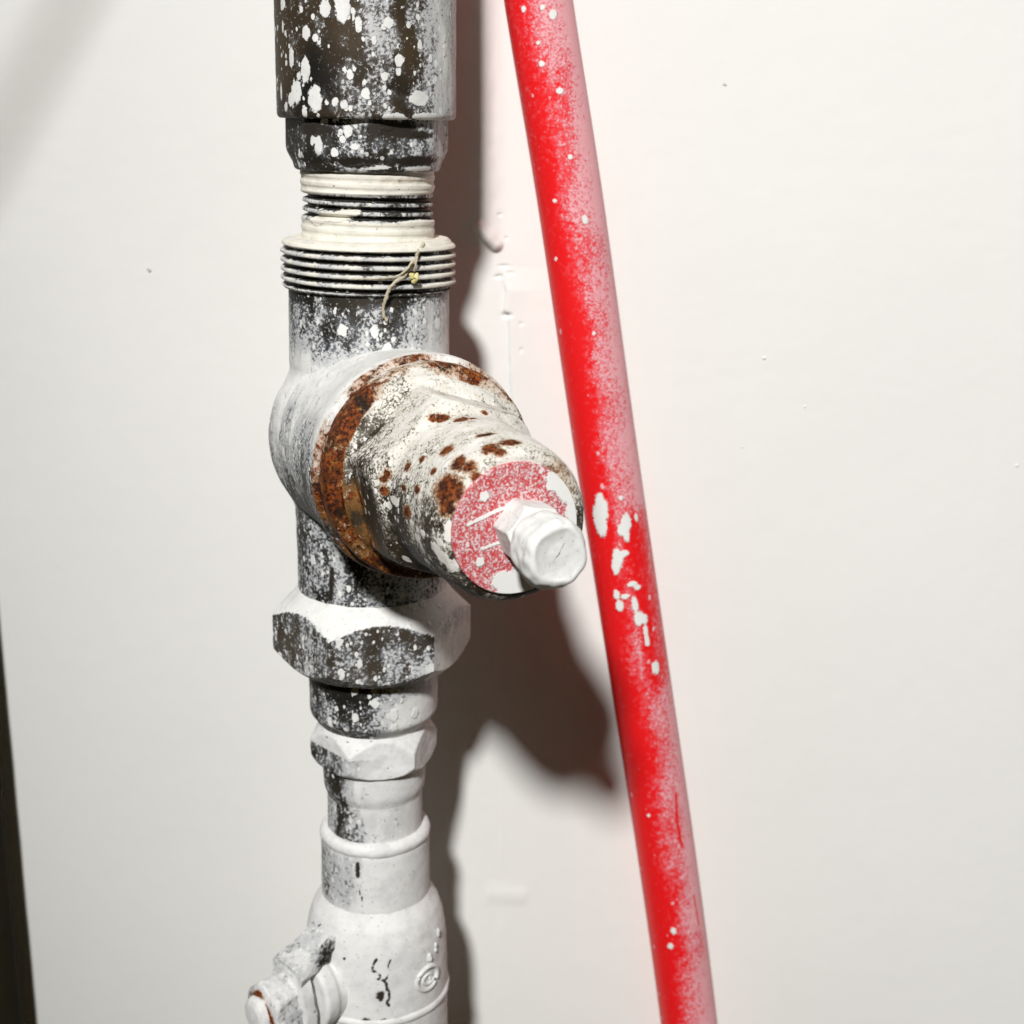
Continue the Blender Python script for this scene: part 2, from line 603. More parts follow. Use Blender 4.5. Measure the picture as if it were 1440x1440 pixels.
def pf(rows):
    """profile rows (pixel row, half width in pixels), any order -> (z, r) from low to high"""
    return sorted([(zy(y), mm(y, h)) for y, h in rows], key=lambda q: q[0]) if len({y for y, _ in rows}) == len(rows) \
        else [(zy(y), mm(y, h)) for y, h in reversed(rows)]


def surf(L, x, y):
    """point of a turned surface that shows at pixel x, y of the photo (in the pipe's own space)"""
    P = L.V + BASE
    d = P - CAM
    z = d @ FW
    u = 720 + FPX * d[:, 0] / z
    v = 720 - FPX * (d @ UP) / z
    e = (u - x) ** 2 + (v - y) ** 2 + (np.einsum('ij,ij->i', d, L.N) > 0) * 1e9
    return L.V[int(np.argmin(e))]


def marks(L, items):
    return [(surf(L, x, y), rz, rt) for x, y, rz, rt in items]


DEG = 180 / PI
# --- sleeve at the top
L = Lathe((0, 0, 0), AX, FR, pf([(-260, 128), (-60, 128), (0, 127.5), (163, 125), (167.5, 122), (168, 100)]), n=260, step=0.55, lump=0.06, caps=(True, False))
th = L.T * DEG
cov = np.interp(th, [-180, -100, -60, -25, 0, 20, 40, 60, 90, 140, 180], [0.3, 0.16, 0.14, 0.20, 0.30, 0.46, 0.58, 0.68, 0.74, 0.8, 0.5])
cov = cov + 0.2 * bump(th, 10, 14) * sstep(L.Z, zy(110), zy(60)) * 0.8
streak = 0.42 * bump(th + 4 * np.sin(L.Z * 0.35), 30, 6)
bl = marks(L, [(417, 128, 2.6, 1.7), (410, 138, 1.6, 1.3), (443, 138, 2.9, 1.8), (430, 100, 2.7, 1.3), (429, 158, 1.6, .8), (409, 80, 2.4, .9), (430, 48, 1.6, 1.1), (444, 55, .9, .8),
               (458, 10, 1.9, 1.3), (482, 8, 3.6, 1.7), (503, 34, 1.8, .8), (470, 145, 1.0, .8), (482, 147, 1.1, .8), (491, 108, .9, .8), (547, 32, 1.2, 1.2), (397, 36, 1.4, .5),
               (395, 130, 2.0, .6), (402, 150, 1.0, .8), (440, 22, .7, .6), (420, 105, .8, .7), (541, 108, 1.1, .9), (556, 165, 1.0, 3.0), (600, 165, .8, 4.0), (590, 140, 1.6, 3.0)])
L.build('pipe_sleeve', M_SLEEVE, pipe, cov=np.clip(cov - streak, 0, 1), dab=L.dab(bl))

# --- collar under the sleeve (eight flats, chamfered below)
def octo(Z, T, R):
    t = np.mod(T - math.radians(8), PI / 4) - PI / 8
    return Z, np.minimum(R, mm(190, 108.5) / np.cos(t))
L = Lathe((0, 0, 0), AX, FR, pf([(160, 113.5), (205, 113.5), (213, 112), (228, 104), (236, 102), (239, 99), (239.5, 84)]), n=240, step=0.4, rfun=octo, lump=0.05)
th = L.T * DEG
cov = np.interp(th, [-180, -90, -40, 0, 40, 90, 180], [0.3, 0.20, 0.24, 0.34, 0.42, 0.75, 0.4]) + 0.12 * bump(th, 5, 15)
bl = marks(L, [(449, 205, 2.4, 1.0), (470, 215, 1.0, .9), (439, 198, 1.3, .6), (482, 197, .9, .8), (478, 185, .7, .6), (425, 217, .9, .5), (500, 207, .7, 1.1), (520, 236, .6, 4.5), (590, 238, .6, 4.5),
               (592, 187, .8, 2.2), (545, 180, .5, 1.4)])
ba = marks(L, [(500, 228, 1.3, 4.5), (585, 228, 1.2, 6.5), (440, 182, 1.3, 6), (550, 182, 1.8, 7), (585, 190, 1.0, 5)])  # first two marks paint in the shade under the chamfer arcs
L.build('collar', M_METAL, pipe, cov=cov, dab=L.dab(bl), bare=np.minimum(L.dab(ba), 0.85))

# --- threaded neck, half buried in paint
pitch = mm(290, 12.2)
def helix(dep, pit, fill=None):
    def fn(Z, T, R):
        ph = np.mod(Z / pit + T / (2 * PI), 1.0)
        saw = np.abs(ph - 0.5) * 2           # 1 crest, 0 groove
        g = (1 - sstep(saw, 0.15, 0.75)) * dep
        if fill is not None:
            g = g * (1 - fill(Z, T))
        return Z, R - g
    return fn
def nfill(Z, T):
    n = 0.5 + 0.5 * np.sin(T * 3 + Z * 0.9) * 0.4
    top = sstep(Z, zy(271) - 0.3, zy(268))
    low = sstep(-Z, -zy(303) + 0.25 * np.sin(T * 5), -zy(308) + 0.25 * np.sin(T * 5) + 0.1)
    return np.clip(top + low, 0, 1) * (0.72 + 0.2 * n)
zs0, zs1 = zy(345), zy(236)
L = Lathe((0, 0, 0), AX, FR, [(zs0, mm(340, 93)), (zy(306), mm(306, 93.5)), (zy(300), mm(300, 91)), (zy(272), mm(272, 91)), (zy(268), mm(262, 94)), (zs1, mm(243, 94))], n=200, step=0.16, soft=0,
          rfun=helix(mm(290, 7.5), pitch, nfill), lump=0.09, lfreq=0.5)
rr = L.R
f = nfill(L.Z, L.T)
crest = sstep(rr, mm(290, 87.5), mm(290, 90.5))
cov = np.clip(np.maximum(sstep(f, 0.3, 0.6) * 1.02, crest * 0.62), 0.0, 1.02)
th = L.T * DEG
ba = L.line([surf(L, 430, 262), surf(L, 470, 262), surf(L, 560, 266)], 0.16)
ba = np.maximum(ba, L.line([surf(L, 530, 322), surf(L, 580, 320), surf(L, 605, 316)], 0.14))
bl = marks(L, [(470, 304, 1.2, 4.5), (445, 308, 1.4, 3.0), (490, 300, 1.0, 3.0)])
L.build('threaded_neck', M_THREAD, pipe, cov=cov, bare=ba * 0.8, dab=L.dab(bl), rust=0.36 * bump(L.Z, zy(250), 1.2) * bump(th, 35, 40), sharp=0)

# --- wide threaded ring of the tee
pitch2 = mm(370, 12.2)
L = Lathe((0, 0, 0), AX, FR, [(zy(407), mm(400, 108)), (zy(403), mm(400, 117)), (zy(397), mm(395, 122)), (zy(345), mm(345, 122.5)), (zy(337), mm(340, 119)), (zy(333.5), mm(340, 112)), (zy(333), mm(340, 92))],
          n=220, step=0.16, soft=1, rfun=lambda Z, T, R: helix(mm(370, 9.5), pitch2, lambda z, t: sstep(z, zy(347), zy(342)) * 0.7)(Z, T, R), lump=0.10, lfreq=0.5)
crest = sstep(L.R, mm(370, 115.5), mm(370, 120.5))
th = L.T * DEG
cov = np.clip(0.02 + crest * 0.80 + sstep(L.Z, zy(347), zy(341)) * 0.9, 0, 1.0)
cov = np.clip(cov + 0.28 * bump(th, 60, 18) + 0.25 * sstep(th, 60, 95), 0, 1.02)
L.build('thread_ring', M_THREAD, pipe, cov=cov, sharp=0)
RING = L

# --- tee body with a swelling where the side valve leaves
HUBz = zy(612)
BA = math.radians(23.6)
BD = np.array([math.sin(BA), -math.cos(BA), 0])          # side valve: level, towards the right front
O_HUB = AX * HUBz
def tee(Z, T, R):
    dz = Z - HUBz
    sph = np.sqrt(np.clip(24.6 ** 2 - dz ** 2 * 1.02, 0, None))
    kk = 3.2
    h = np.clip(0.5 + 0.5 * (sph - R) / kk, 0, 1)
    return Z, R * (1 - h) + sph * h + kk * h * (1 - h) * 0.5
L = Lathe((0, 0, 0), AX, FR, pf([(395, 112), (530, 112), (560, 111), (700, 107), (760, 104), (850, 103)]), n=240, step=0.55, rfun=tee, lump=0.12, lfreq=0.2)
th = L.T * DEG
zz = L.Z
up = sstep(zz, zy(500), zy(470))
c_up = np.interp(th, [-180, -95, -75, -55, -35, -10, 15, 35, 60, 90, 140, 180], [0.5, 0.78, 0.66, 0.34, 0.36, 0.30, 0.40, 0.55, 0.72, 0.95, 0.9, 0.5])
c_up = c_up + 0.30 * bump(th, -33, 5) * sstep(zz, zy(520), zy(430)) - 0.25 * sstep(zz, zy(425), zy(408))
Vc = L.V - O_HUB
hb = Vc @ BD
c_hub = np.interp(Vc[:, 2], [-26, -17, -9, -3, 5, 13, 27], [0.20, 0.25, 0.38, 0.56, 0.78, 0.98, 0.98])
c_low = np.interp(th, [-180, -90, -60, -30, 0, 40, 90, 180], [0.4, 0.55, 0.42, 0.46, 0.40, 0.5, 0.85, 0.5])
wt_up = sstep(zz, HUBz + 17.0, HUBz + 27.5)
wt_low = sstep(-zz, -(HUBz - 12), -(HUBz - 21))
cov = c_hub * (1 - wt_up) * (1 - wt_low) + c_up * wt_up + c_low * wt_low
bl = marks(L, [(428, 665, .5, 2.6), (545, 490, 1.2, 1.0), (525, 468, 1.6, 1.0)])
ba = np.maximum(L.line([surf(L, 412, 640), surf(L, 416, 670), surf(L, 440, 702)], 0.55), L.line([surf(L, 467, 800), surf(L, 466, 842)], 0.9))
L.build('tee_body', M_METAL, pipe, cov=np.clip(cov, 0, 1.02), dab=L.dab(bl), bare=ba * 0.75)

# --- neck of the side valve
L = Lathe(O_HUB, BD, (0, 0, 1.0), [(6, 24.6), (14, 24.2), (22, 24.0), (30, 24.9), (35, 25.6), (37.4, 25.4), (38.3, 24.4), (38.6, 20)], n=240, step=0.55, lump=0.08, lfreq=0.2)
upn = L.N[:, 2]
# white on top and to the pipe side, bare below
cov = np.interp(upn, [-1, -0.55, -0.25, 0.05, 0.4, 0.7, 1], [0.08, 0.12, 0.32, 0.52, 0.76, 0.96, 1.02])
rs = sstep(L.Z, 35.2, 37.6) * (0.42 + 0.12 * np.sin(L.T * 5) + 0.10 * np.sin(L.T * 11 + 1))
L.build('valve_neck', M_METAL, pipe, cov=cov, rust=rs)

# --- bonnet
def facets(Z, T, R):
    # six softened flats on the shoulder
    t = np.mod(T - math.radians(12), PI / 3) - PI / 6
    hx = 18.0 / np.cos(t)
    w_ = sstep(Z, 45.2, 46.6) * sstep(-Z, -63.0, -61.2)
    kk = 0.6
    m_ = np.clip(0.5 + 0.5 * (R - hx) / kk, 0, 1)
    rh = R * (1 - m_) + hx * m_ - kk * m_ * (1 - m_) * 0.5
    return Z, R * (1 - w_) + rh * w_
L = Lathe(O_HUB, BD, (0, 0, 1.0), [(34, 22.8), (38.5, 24.2), (42.6, 24.2), (43.4, 23.6), (44.0, 21.4), (46, 20.6), (54, 20.5), (59.0, 19.6), (62.0, 17.2), (63.0, 16.7), (66, 16.6), (80, 16.3), (85, 15.8), (87.6, 14.8), (88.6, 13.6), (88.9, 9)],
          n=260, step=0.45, rfun=facets, lump=0.16, lfreq=0.3, seed=4)
upn, sdn = L.N[:, 2], L.N[:, 0]
ang = np.arctan2(L.N @ np.cross([0, 0, 1.0], BD), upn) * DEG       # 0 = top, + towards the photo's right
cov = np.interp(upn, [-1, -0.5, -0.2, 0.08, 0.3, 0.55, 0.8, 1], [0.06, 0.10, 0.15, 0.28, 0.48, 0.66, 0.76, 0.80])
cov = cov + 0.16 * sstep(L.Z, 62, 84) * sstep(-upn, -0.3, 0.5) - 0.30 * bump(L.Z, 47, 4) * sstep(upn, -0.2, 0.5) * bump(ang, -48, 30)
ruj = 0.10 * np.sin(ang / DEG * 7 + 1) + 0.08 * np.sin(ang / DEG * 17)
wid = np.interp(ang, [-180, -130, -100, -60, -35, -10, 20, 60, 180], [44.0, 44.6, 45.2, 44.8, 44.0, 43.2, 44.5, 43.2, 44.0])
ring = sstep(-L.Z, -wid - 1.0, -wid + 0.8) * (0.72 + 0.28 * sstep(L.Z, 38.5, 41))
amt = np.interp(ang, [-180, -120, -95, -60, -40, -22, -8, 8, 25, 38, 60, 100, 180], [0.5, 0.62, 0.76, 0.76, 0.66, 0.48, 0.36, 0.44, 0.78, 0.52, 0.38, 0.46, 0.5])
rust = ring * np.clip(amt + ruj, 0, 1.0)
rust = np.maximum(rust, 0.60 * bump(L.Z, 47.5, 3) * bump(ang, -98, 14))
rust = np.maximum(rust, 0.50 * bump(L.Z, 47, 8) * bump(ang, -135, 25))
rust = np.maximum(rust, 0.42 * sstep(L.Z, 84, 87.5) * bump(ang, 45, 25))
sp = marks(L, [(628, 634, 1.5, 1.3), (644, 652, 2.0, 1.4), (660, 655, 1.7, 1.2), (630, 690, 3.6, 2.4), (627, 712, 1.6, 1.7), (573, 656, 1.0, 1.0), (545, 667, 1.3, .8), (540, 674, 1.0, .7),
               (593, 645, .8, .7), (610, 661, .9, .7), (586, 688, 1.3, .6), (567, 686, 1.0, .5), (572, 720, 1.6, 1.0), (606, 588, 1.3, .7), (622, 590, 1.0, 1.3), (648, 590, 1.2, 1.3), (665, 589, .7, .8),
               (683, 611, .9, 1.8), (718, 622, 1.0, 1.9), (690, 630, 1.4, 1.4), (670, 672, 1.3, .9), (682, 580, .6, .7), (705, 636, .7, 1.0), (540, 690, 1.1, .8)])
rust = np.maximum(rust, L.dab(sp) * 1.08)
bl = marks(L, [(555, 705, 2.4, 1.0), (547, 711, 1.2, .9), (632, 755, 1.6, 1.3), (587, 757, 1.3, .9), (612, 770, 1.6, 1.2), (630, 742, 1.0, .9), (595, 750, 1.2, .7), (636, 795, 1.6, 1.6), (622, 785, 1.6, 1.5), (600, 790, 1.0, .8),
               (575, 792, .6, 1.2), (580, 735, 1.4, .6), (618, 762, 1.0, .9)])
bonnet = L.build('bonnet', M_BONNET, pipe, cov=np.clip(cov, 0, 1), rust=rust, dab=L.dab(bl))

# --- red disc on the bonnet's end, under white smears
off = np.cross(BD, [0, 0, 1.0]) * 0.5 + np.array([0, 0, -0.2])
L = Lathe(O_HUB + BD * 88.5 + off, BD, (0, 0, 1.0), [(0, 12.9), (0.75, 12.9), (0.9, 12.75), (0.9, 0.4)], n=220, step=0.3, soft=0)
n_end = np.array([BD] * len(L.V))
L2N = L.N
L.N = n_end
dm = L.dab([(surf(L, 806, 690), 20, 2.6), (surf(L, 796, 668), 20, 3.2), (surf(L, 815, 720), 20, 2.6), (surf(L, 812, 745), 20, 3), (surf(L, 720, 825), 20, 3.3), (surf(L, 705, 818), 20, 2.2), (surf(L, 738, 810), 20, 3.0), (surf(L, 745, 830), 20, 3.5),
            (surf(L, 728, 712), 20, 1.1), (surf(L, 680, 698), 20, 1.0), (surf(L, 676, 790), 20, 1.0)])
dm = np.maximum(dm, L.line([surf(L, 660, 738), surf(L, 690, 722), surf(L, 730, 705)], 0.55) * 0.78)
dm = np.maximum(dm, L.line([surf(L, 680, 772), surf(L, 705, 762)], 0.5) * 0.75)
A = {'cov': np.full(len(L.V), 0.57), 'dab': dm, 'bare': np.zeros(len(L.V))}
disc = mesh_obj('red_disc', L.V, L.F, M_DISC, bonnet, A)
tag(disc, 'round red disc smeared with white paint on the end of the side valve')

# --- bolt through the disc: square nut and a lumpy painted head
O_B = O_HUB + BD * 88.5 - np.cross(BD, [0, 0, 1.0]) * 0.9
def quad(Z, T, R):
    t = np.mod(T - math.radians(20), PI / 3) - PI / 6
    return Z, np.minimum(R, 5.35 / np.cos(t))
L = Lathe(O_B, BD, (0, 0, 1.0), [(0.6, 6.7), (6.6, 6.7), (7.6, 5.9), (7.9, 4.6), (9, 4.4)], n=120, step=0.35, rfun=quad, lump=0.10, lfreq=0.4)
upn = L.N[:, 2]
L.build('bolt_nut', M_BOLT, bonnet, cov=np.clip(0.86 + 0.16 * upn - 0.18 * bump(L.Z, 8.8, 0.7), 0, 1.0))
def head(Z, T, R):
    # sags downwards (T = 180 is down) and has a dished end
    down = np.cos(T) < 0
    sag = np.where(down, (-np.cos(T)) ** 3 * 1.8 * bump(Z, 11, 5), 0)
    flat = 0.16 * np.cos(3 * T + 0.5) * bump(Z, 14, 6)
    return Z, R + sag + flat
L = Lathe(O_B + np.array([0, 0, -0.9]), BD, (0, 0, 1.0), [(7.8, 3), (7.9, 5.0), (8.6, 6.0), (10, 6.4), (13.5, 6.4), (15.6, 6.2), (16.9, 5.6), (17.3, 4.9), (17.0, 4.1), (16.7, 2.5), (16.8, 0.3)], n=140, step=0.35, rfun=head, lump=0.50, lfreq=0.21, seed=9)
bl = L.line([surf(L, 812, 775), surf(L, 800, 790)], 0.3)
bl = np.maximum(bl, L.line([surf(L, 815, 790), surf(L, 795, 812)], 0.25))
L.build('bolt_head', M_BOLT, bonnet, cov=np.full(len(L.V), 0.97), bare=bl * 0.55)

# --- big hex nut under the tee
NR = 133
L = Lathe((0, 0, 0), AX, FR, pf([(820, 103), (838, 117), (852, 131), (859, 141), (902, 141), (910, 130), (925, 112), (928, 105), (928.5, 80)]), n=264, step=0.45,
          rfun=hexed(mm(880, 120.5), -19), lump=0.10, lfreq=0.25)
th = L.T * DEG
face = np.abs(L.R - mm(880, 120.5) / np.cos(np.mod(L.T - math.radians(-19), PI / 3) - PI / 6)) < 0.3
topc = sstep(L.Z, zy(862), zy(850))
cov = np.where(face, 0.40 + 0.06 * np.sin(th / 9), 0.98)
cov = np.where(~face & (L.Z < zy(900)), 0.42, cov)
cov = np.where(th > 42, 0.95, cov)
cov = np.where(face & (th < -78), 0.75, cov)
cov = cov + np.where(face & (th > 0) & (th < 50), 0.55 * sstep(th, 22, 42) * sstep(-L.Z, -zy(880), -zy(900)), 0)
cov = cov - np.where(face, 0.22 * bump(L.Z, zy(862), 2.6) * sstep(th, -5, 20), 0)
L.build('hex_nut', M_NUT, pipe, cov=np.clip(cov, 0, 1.0), sharp=25)

# --- collar below the nut
L = Lathe((0, 0, 0), AX, FR, pf([(926, 92), (950, 90), (990, 89), (994, 88), (1006, 77), (1009, 75), (1024, 74)]), n=180, step=0.45, lump=0.07)
th = L.T * DEG
cov = np.interp(th, [-180, -90, -30, 0, 12, 35, 90, 180], [0.5, 0.46, 0.36, 0.52, 0.82, 1.0, 1.0, 0.8]) - 0.25 * sstep(L.Z, zy(965), zy(945))
cov = np.where(L.Z < zy(1008), 1.0, cov)
L.build('coupling', M_METAL, pipe, cov=np.clip(cov, 0, 1), rust=0.38 * bump(L.Z, zy(1012), 1.0) * bump(th, 75, 22))

# --- thin lock nut
L = Lathe((0, 0, 0), AX, FR, pf([(1006, 74.5), (1012, 77), (1024, 84), (1031, 89), (1052, 89), (1060, 82), (1065, 74), (1065.5, 50)]), n=200, step=0.4, rfun=hexed(mm(1040, 77.5), -17), lump=0.14, lfreq=0.3)
th = L.T * DEG
cov = np.where(L.Z > zy(1034), 1.0, np.interp(th, [-180, -75, -40, -15, 5, 180], [0.6, 0.48, 0.52, 0.72, 0.96, 1.0]))
ba = np.maximum(L.line([surf(L, 458, 1036), surf(L, 490, 1044)], 0.28), L.line([surf(L, 520, 1043), surf(L, 560, 1037)], 0.18))
L.build('lock_nut', M_LOW, pipe, cov=cov, bare=ba * 0.72, sharp=30)

# --- lower coupling
L = Lathe((0, 0, 0), AX, FR, pf([(1062, 72), (1092, 71), (1098, 70), (1107, 66.5), (1108, 66), (1118, 66)]), n=160, step=0.45, lump=0.08)
th = L.T * DEG
cov = np.interp(th, [-180, -90, -55, -40, -25, 0, 180], [0.6, 0.46, 0.40, 0.36, 0.66, 0.92, 1.0])
ba = L.line([surf(L, 475, 1090), surf(L, 474, 1118)], 0.6)
L.build('lower_coupling', M_LOW, pipe, cov=cov, bare=ba * 0.8)

# --- lower pipe
L = Lathe((0, 0, 0), AX, FR, pf([(1100, 66), (1180, 66)]), n=160, step=0.5, lump=0.07)
th = L.T * DEG
cov = np.interp(th, [-180, -90, -55, -40, -22, 0, 180], [0.6, 0.42, 0.40, 0.36, 0.58, 0.88, 1.0])
ba = L.line([surf(L, 476, 1130), surf(L, 478, 1150), surf(L, 474, 1178)], 0.75)
L.build('lower_pipe', M_LOW, pipe, cov=cov, bare=ba * 0.85)

# --- rounded bead ring on top of the valve sleeve
def bead(y, hw, rb):
    z0, r0 = zy(y), mm(y, hw)
    return [(z0 + rb * math.sin(a), r0 - rb + rb * math.cos(a)) for a in np.linspace(-PI * 0.72, PI * 0.72, 15)]
L = Lathe((0, 0, 0), AX, FR, bead(1164, 77.5, 2.1), n=160, step=0.4, lump=0.16, lfreq=0.3, caps=(False, False))
L.build('bead_ring', M_LOW, pipe, cov=1.0)

# --- sleeve of the ball valve
L = Lathe((0, 0, 0), AX, FR, pf([(1160, 73.5), (1174, 75.5), (1262, 75.5)]), n=160, step=0.5, lump=0.08)
th = L.T * DEG
cov = np.interp(th, [-180, -80, -55, -40, -12, -6, 180], [0.7, 0.46, 0.52, 0.62, 0.78, 1.0, 1.0]) + 0.2 * sstep(-L.Z, -zy(1215), -zy(1250))
ba = np.maximum(L.line([surf(L, 502, 1216), surf(L, 504, 1232)], 0.8), L.line([surf(L, 504, 1230), surf(L, 510, 1262), surf(L, 513, 1292)], 0.32, 0.4))
L.build('valve_sleeve', M_LOW, pipe, cov=np.clip(cov, 0, 1), bare=ba * 0.8)

# --- ball valve body
prof = pf([(1243, 74), (1252, 80), (1264, 88), (1278, 93), (1295, 96.5), (1320, 98), (1372, 98.5), (1440, 98), (1500, 94), (1560, 84), (1600, 76)])
L = Lathe((0, 0, 0), AX, FR, prof, n=220, step=0.55, lump=0.12, lfreq=0.15)
ba = np.maximum(L.line([surf(L, 529, 1350), surf(L, 527, 1365), surf(L, 540, 1378), surf(L, 548, 1398), surf(L, 546, 1416)], 0.5, 0.7), L.line([surf(L, 548, 1350), surf(L, 544, 1375)], 0.32, 0.7))
ba = np.maximum(ba, L.dab(marks(L, [(535, 1400, 1.7, 1.2), (531, 1378, .5, .5), (484, 1347, .5, .5), (515, 1436, 1.2, 1.6), (538, 1437, .8, 1.8)])) * 1.1)
ba = np.maximum(ba, L.line([surf(L, 436, 1325), surf(L, 440, 1310), surf(L, 450, 1300)], 0.3))
body = L.build('ball_valve_body', M_LOW, pipe, cov=np.full(len(L.V), 0.985), bare=ba * 0.85)
BODY = L
# moulded ring round the body
Lb = Lathe((0, 0, 0), AX, FR, bead(1380, 101.5, 1.5), n=180, step=0.4, lump=0.12, lfreq=0.3, caps=(False, False))
Lb.build('moulded_ring', M_LOW, body, cov=1.0)
# cast mark on the right flank: a ring with a curled sign in it and small bumps above
def on_body(th_deg, y, lift=0.0):
    t = math.radians(th_deg)
    r = mm(1350, 98.2) + lift
    return AX * zy(y) + (BODY.fr * math.cos(t) + BODY.sd * math.sin(t)) * r
ringp, ringr = [], []
for i in range(25):
    a = 2 * PI * i / 24
    ringp.append(on_body(50 + 11.5 * math.cos(a), 1337 + 15 * math.sin(a), 0.12))
    ringr.append(0.62)
V1, F1 = tube(ringp, ringr, 8)
sp_, sr_ = [], []
for i in range(22):
    u = i / 21
    a = 2 * PI * u * 1.1 + 0.4
    k = 1 - 0.65 * u
    sp_.append(on_body(50 + 7.2 * k * math.cos(a), 1337 + 9.0 * k * math.sin(a), 0.05))
    sr_.append(0.5)
V2, F2 = tube(sp_, sr_, 6)
V, F = join([(V1, F1), (V2, F2)])
zero = np.zeros(len(V))
tag(mesh_obj('cast_mark', V, F, M_LOW, body, {'cov': zero + 0.98, 'dab': zero, 'rust': zero, 'bare': zero}), 'raised oval mark cast into the valve body')
for (tt, yy, a_, b_) in ((52, 1311, 1.2, 1.5), (60, 1300, .7, 1.0), (60, 1307, .7, .8), (64, 1286, .8, 1.3)):
    c = on_body(tt, yy, 0.0)
    V, F = blob(c, a_ * 0.6, a_ * 0.6, b_ * 0.8, tt, 0.5, 10, 6)
    zero = np.zeros(len(V))
    mesh_obj('cast_bump', V, F, M_LOW, body, {'cov': zero + 0.98, 'dab': zero, 'rust': zero, 'bare': zero})

# --- stem, handle and nut of the ball valve, towards the left front
SA = math.radians(-48)
SD = np.array([math.sin(SA), -math.cos(SA), 0])
O_S = AX * zy(1348)
SU = unit(np.array([0, 0, 1.0]))
SS = np.cross(SD, SU)                                   # sideways, to the photo's right-front
L = Lathe(O_S, SD, (0, 0, 1.0), [(12, 9.5), (18.5, 9.5), (19.5, 10.2), (22.6, 10.2), (23.2, 9.4), (23.3, 5.2), (30, 5.0)], n=120, step=0.45, lump=0.12)
L.build('valve_stem', M_LOW, pipe, cov=np.full(len(L.V), 0.97))

def prism(poly, s0, s1, lump, step=0.8, bevel=0.5, sd=1.0):
    """flat plate: polygon in (side, up) mm, thickness from s0 to s1 along the stem, rounded rim"""
    pts = []
    m = len(poly)
    for i in range(m):
        a, b = np.array(poly[i], float), np.array(poly[(i + 1) % m], float)
        n = max(1, int(np.linalg.norm(b - a) / step))
        pts += [a + (b - a) * k / n for k in range(n)]
    P = np.array(pts)
    for _ in range(3):
        P = 0.5 * P + 0.25 * (np.roll(P, 1, 0) + np.roll(P, -1, 0))
    cen = P.mean(0)
    rows = [(s0, 1 - bevel / 8), (s0 + bevel, 1.0), ((s0 + s1) / 2, 1.005), (s1 - bevel, 1.0), (s1, 1 - bevel / 8), (s1, 0.6), (s1, 0.25)]
    V, F = [], []
    for s, k in rows:
        for q in P:
            w_ = cen + (q - cen) * k
            V.append(O_S + SD * s + SS * w_[0] + SU * w_[1])
    n = len(P)
    for i in range(len(rows) - 1):
        for j in range(n):
            j2 = (j + 1) % n
            F.append((i * n + j, i * n + j2, (i + 1) * n + j2, (i + 1) * n + j))
    F.append(tuple(range(n - 1, -1, -1)))
    F.append(tuple((len(rows) - 1) * n + j for j in range(n)))
    V = np.array(V)
    V = V + (fnoise(V, 0.35, 5) * lump)[:, None] * SD
    return V, F
V, F = prism([(-8.5, -26), (8.0, -26), (8.4, -4), (7.4, 5), (4.5, 9.6), (-4.5, 9.6), (-7.6, 5), (-8.6, -4)], 25.0, 29.0, 0.6)
# the plate's stop tongue bends back over the body
tp = []
for i in range(9):
    u = i / 8
    s = 28.6 - 14 * u
    h = 9.0 + 7.5 * u - 1.2 * math.sin(u * PI)
    wd = 6.6 - 1.2 * u
    tp.append((s, h, wd))
TV, TF = [], []
for s, h, wd in tp:
    for (a, b) in ((-wd, 0.0), (-wd + .6, 1.5), (wd - .6, 1.5), (wd, 0.0), (wd, -1.5), (wd - .6, -2.2), (-wd + .6, -2.2), (-wd, -1.5)):
        TV.append(O_S + SD * s + SS * a + SU * (h + b))
for i in range(8):
    for j in range(8):
        j2 = (j + 1) % 8
        TF.append((i * 8 + j, i * 8 + j2, (i + 1) * 8 + j2, (i + 1) * 8 + j))
TF.append(tuple(range(7, -1, -1)))
TF.append(tuple(64 + j for j in range(8)))
zero = np.zeros(len(V))
h_obj = mesh_obj('handle_plate', V, F, M_LOW, pipe, {'cov': zero + 0.88, 'dab': zero, 'rust': zero, 'bare': zero})
TV = np.array(TV)
TV = TV + np.stack([fnoise(TV, 0.4, 2), fnoise(TV, 0.4, 7), fnoise(TV, 0.4, 12)], 1) * 0.7
zero = np.zeros(len(TV))
tb = np.clip(0.62 * bump((TV - O_S) @ SS, -6, 3.5) * bump((TV - O_S) @ SD, 20, 7), 0, 1)
mesh_obj('stop_tongue', TV, TF, M_LOW, h_obj, {'cov': zero + 0.80, 'dab': zero, 'rust': zero, 'bare': tb}, 30)
L = Lathe(O_S, SD, (0, 0, 1.0), [(28, 6.5), (28.4, 8.1), (34.5, 8.1), (36.2, 7.2), (36.6, 5.6), (36.7, 4)], n=144, step=0.35, rfun=hexed(7.2, 10), lump=0.4, lfreq=0.3)
th = L.T * DEG
snut = L.build('stem_nut', M_LOW, pipe, cov=np.clip(0.66 + 0.22 * L.N[:, 2], 0, 1), rust=0.72 * sstep(L.Z, 36.3, 36.7) * (0.75 + 0.5 * np.sin(L.T * 3 + 1)))
L = Lathe(O_S, SD, (0, 0, 1.0), [(36, 4.9), (37.6, 4.9), (38.8, 4.4), (39.4, 3.2), (39.6, 0.3)], n=80, step=0.3, lump=0.15, lfreq=0.5)
L.build('stem_tip', M_LOW, snut, cov=np.full(len(L.V), 1.0), rust=0.8 * sstep(-L.Z, -37.6, -37.0) * (0.8 + 0.4 * np.sin(L.T * 4)))

# ------------------------------------------------------------------ red hose leaning on the wall
ctr = [(719, -260), (757, 0), (800, 270), (847, 600), (886, 860), (937, 1200), (969, 1440), (996, 1680)]
HR = 8.5
HY = -9.4
P3 = [at(x, y, HY) for x, y in ctr]
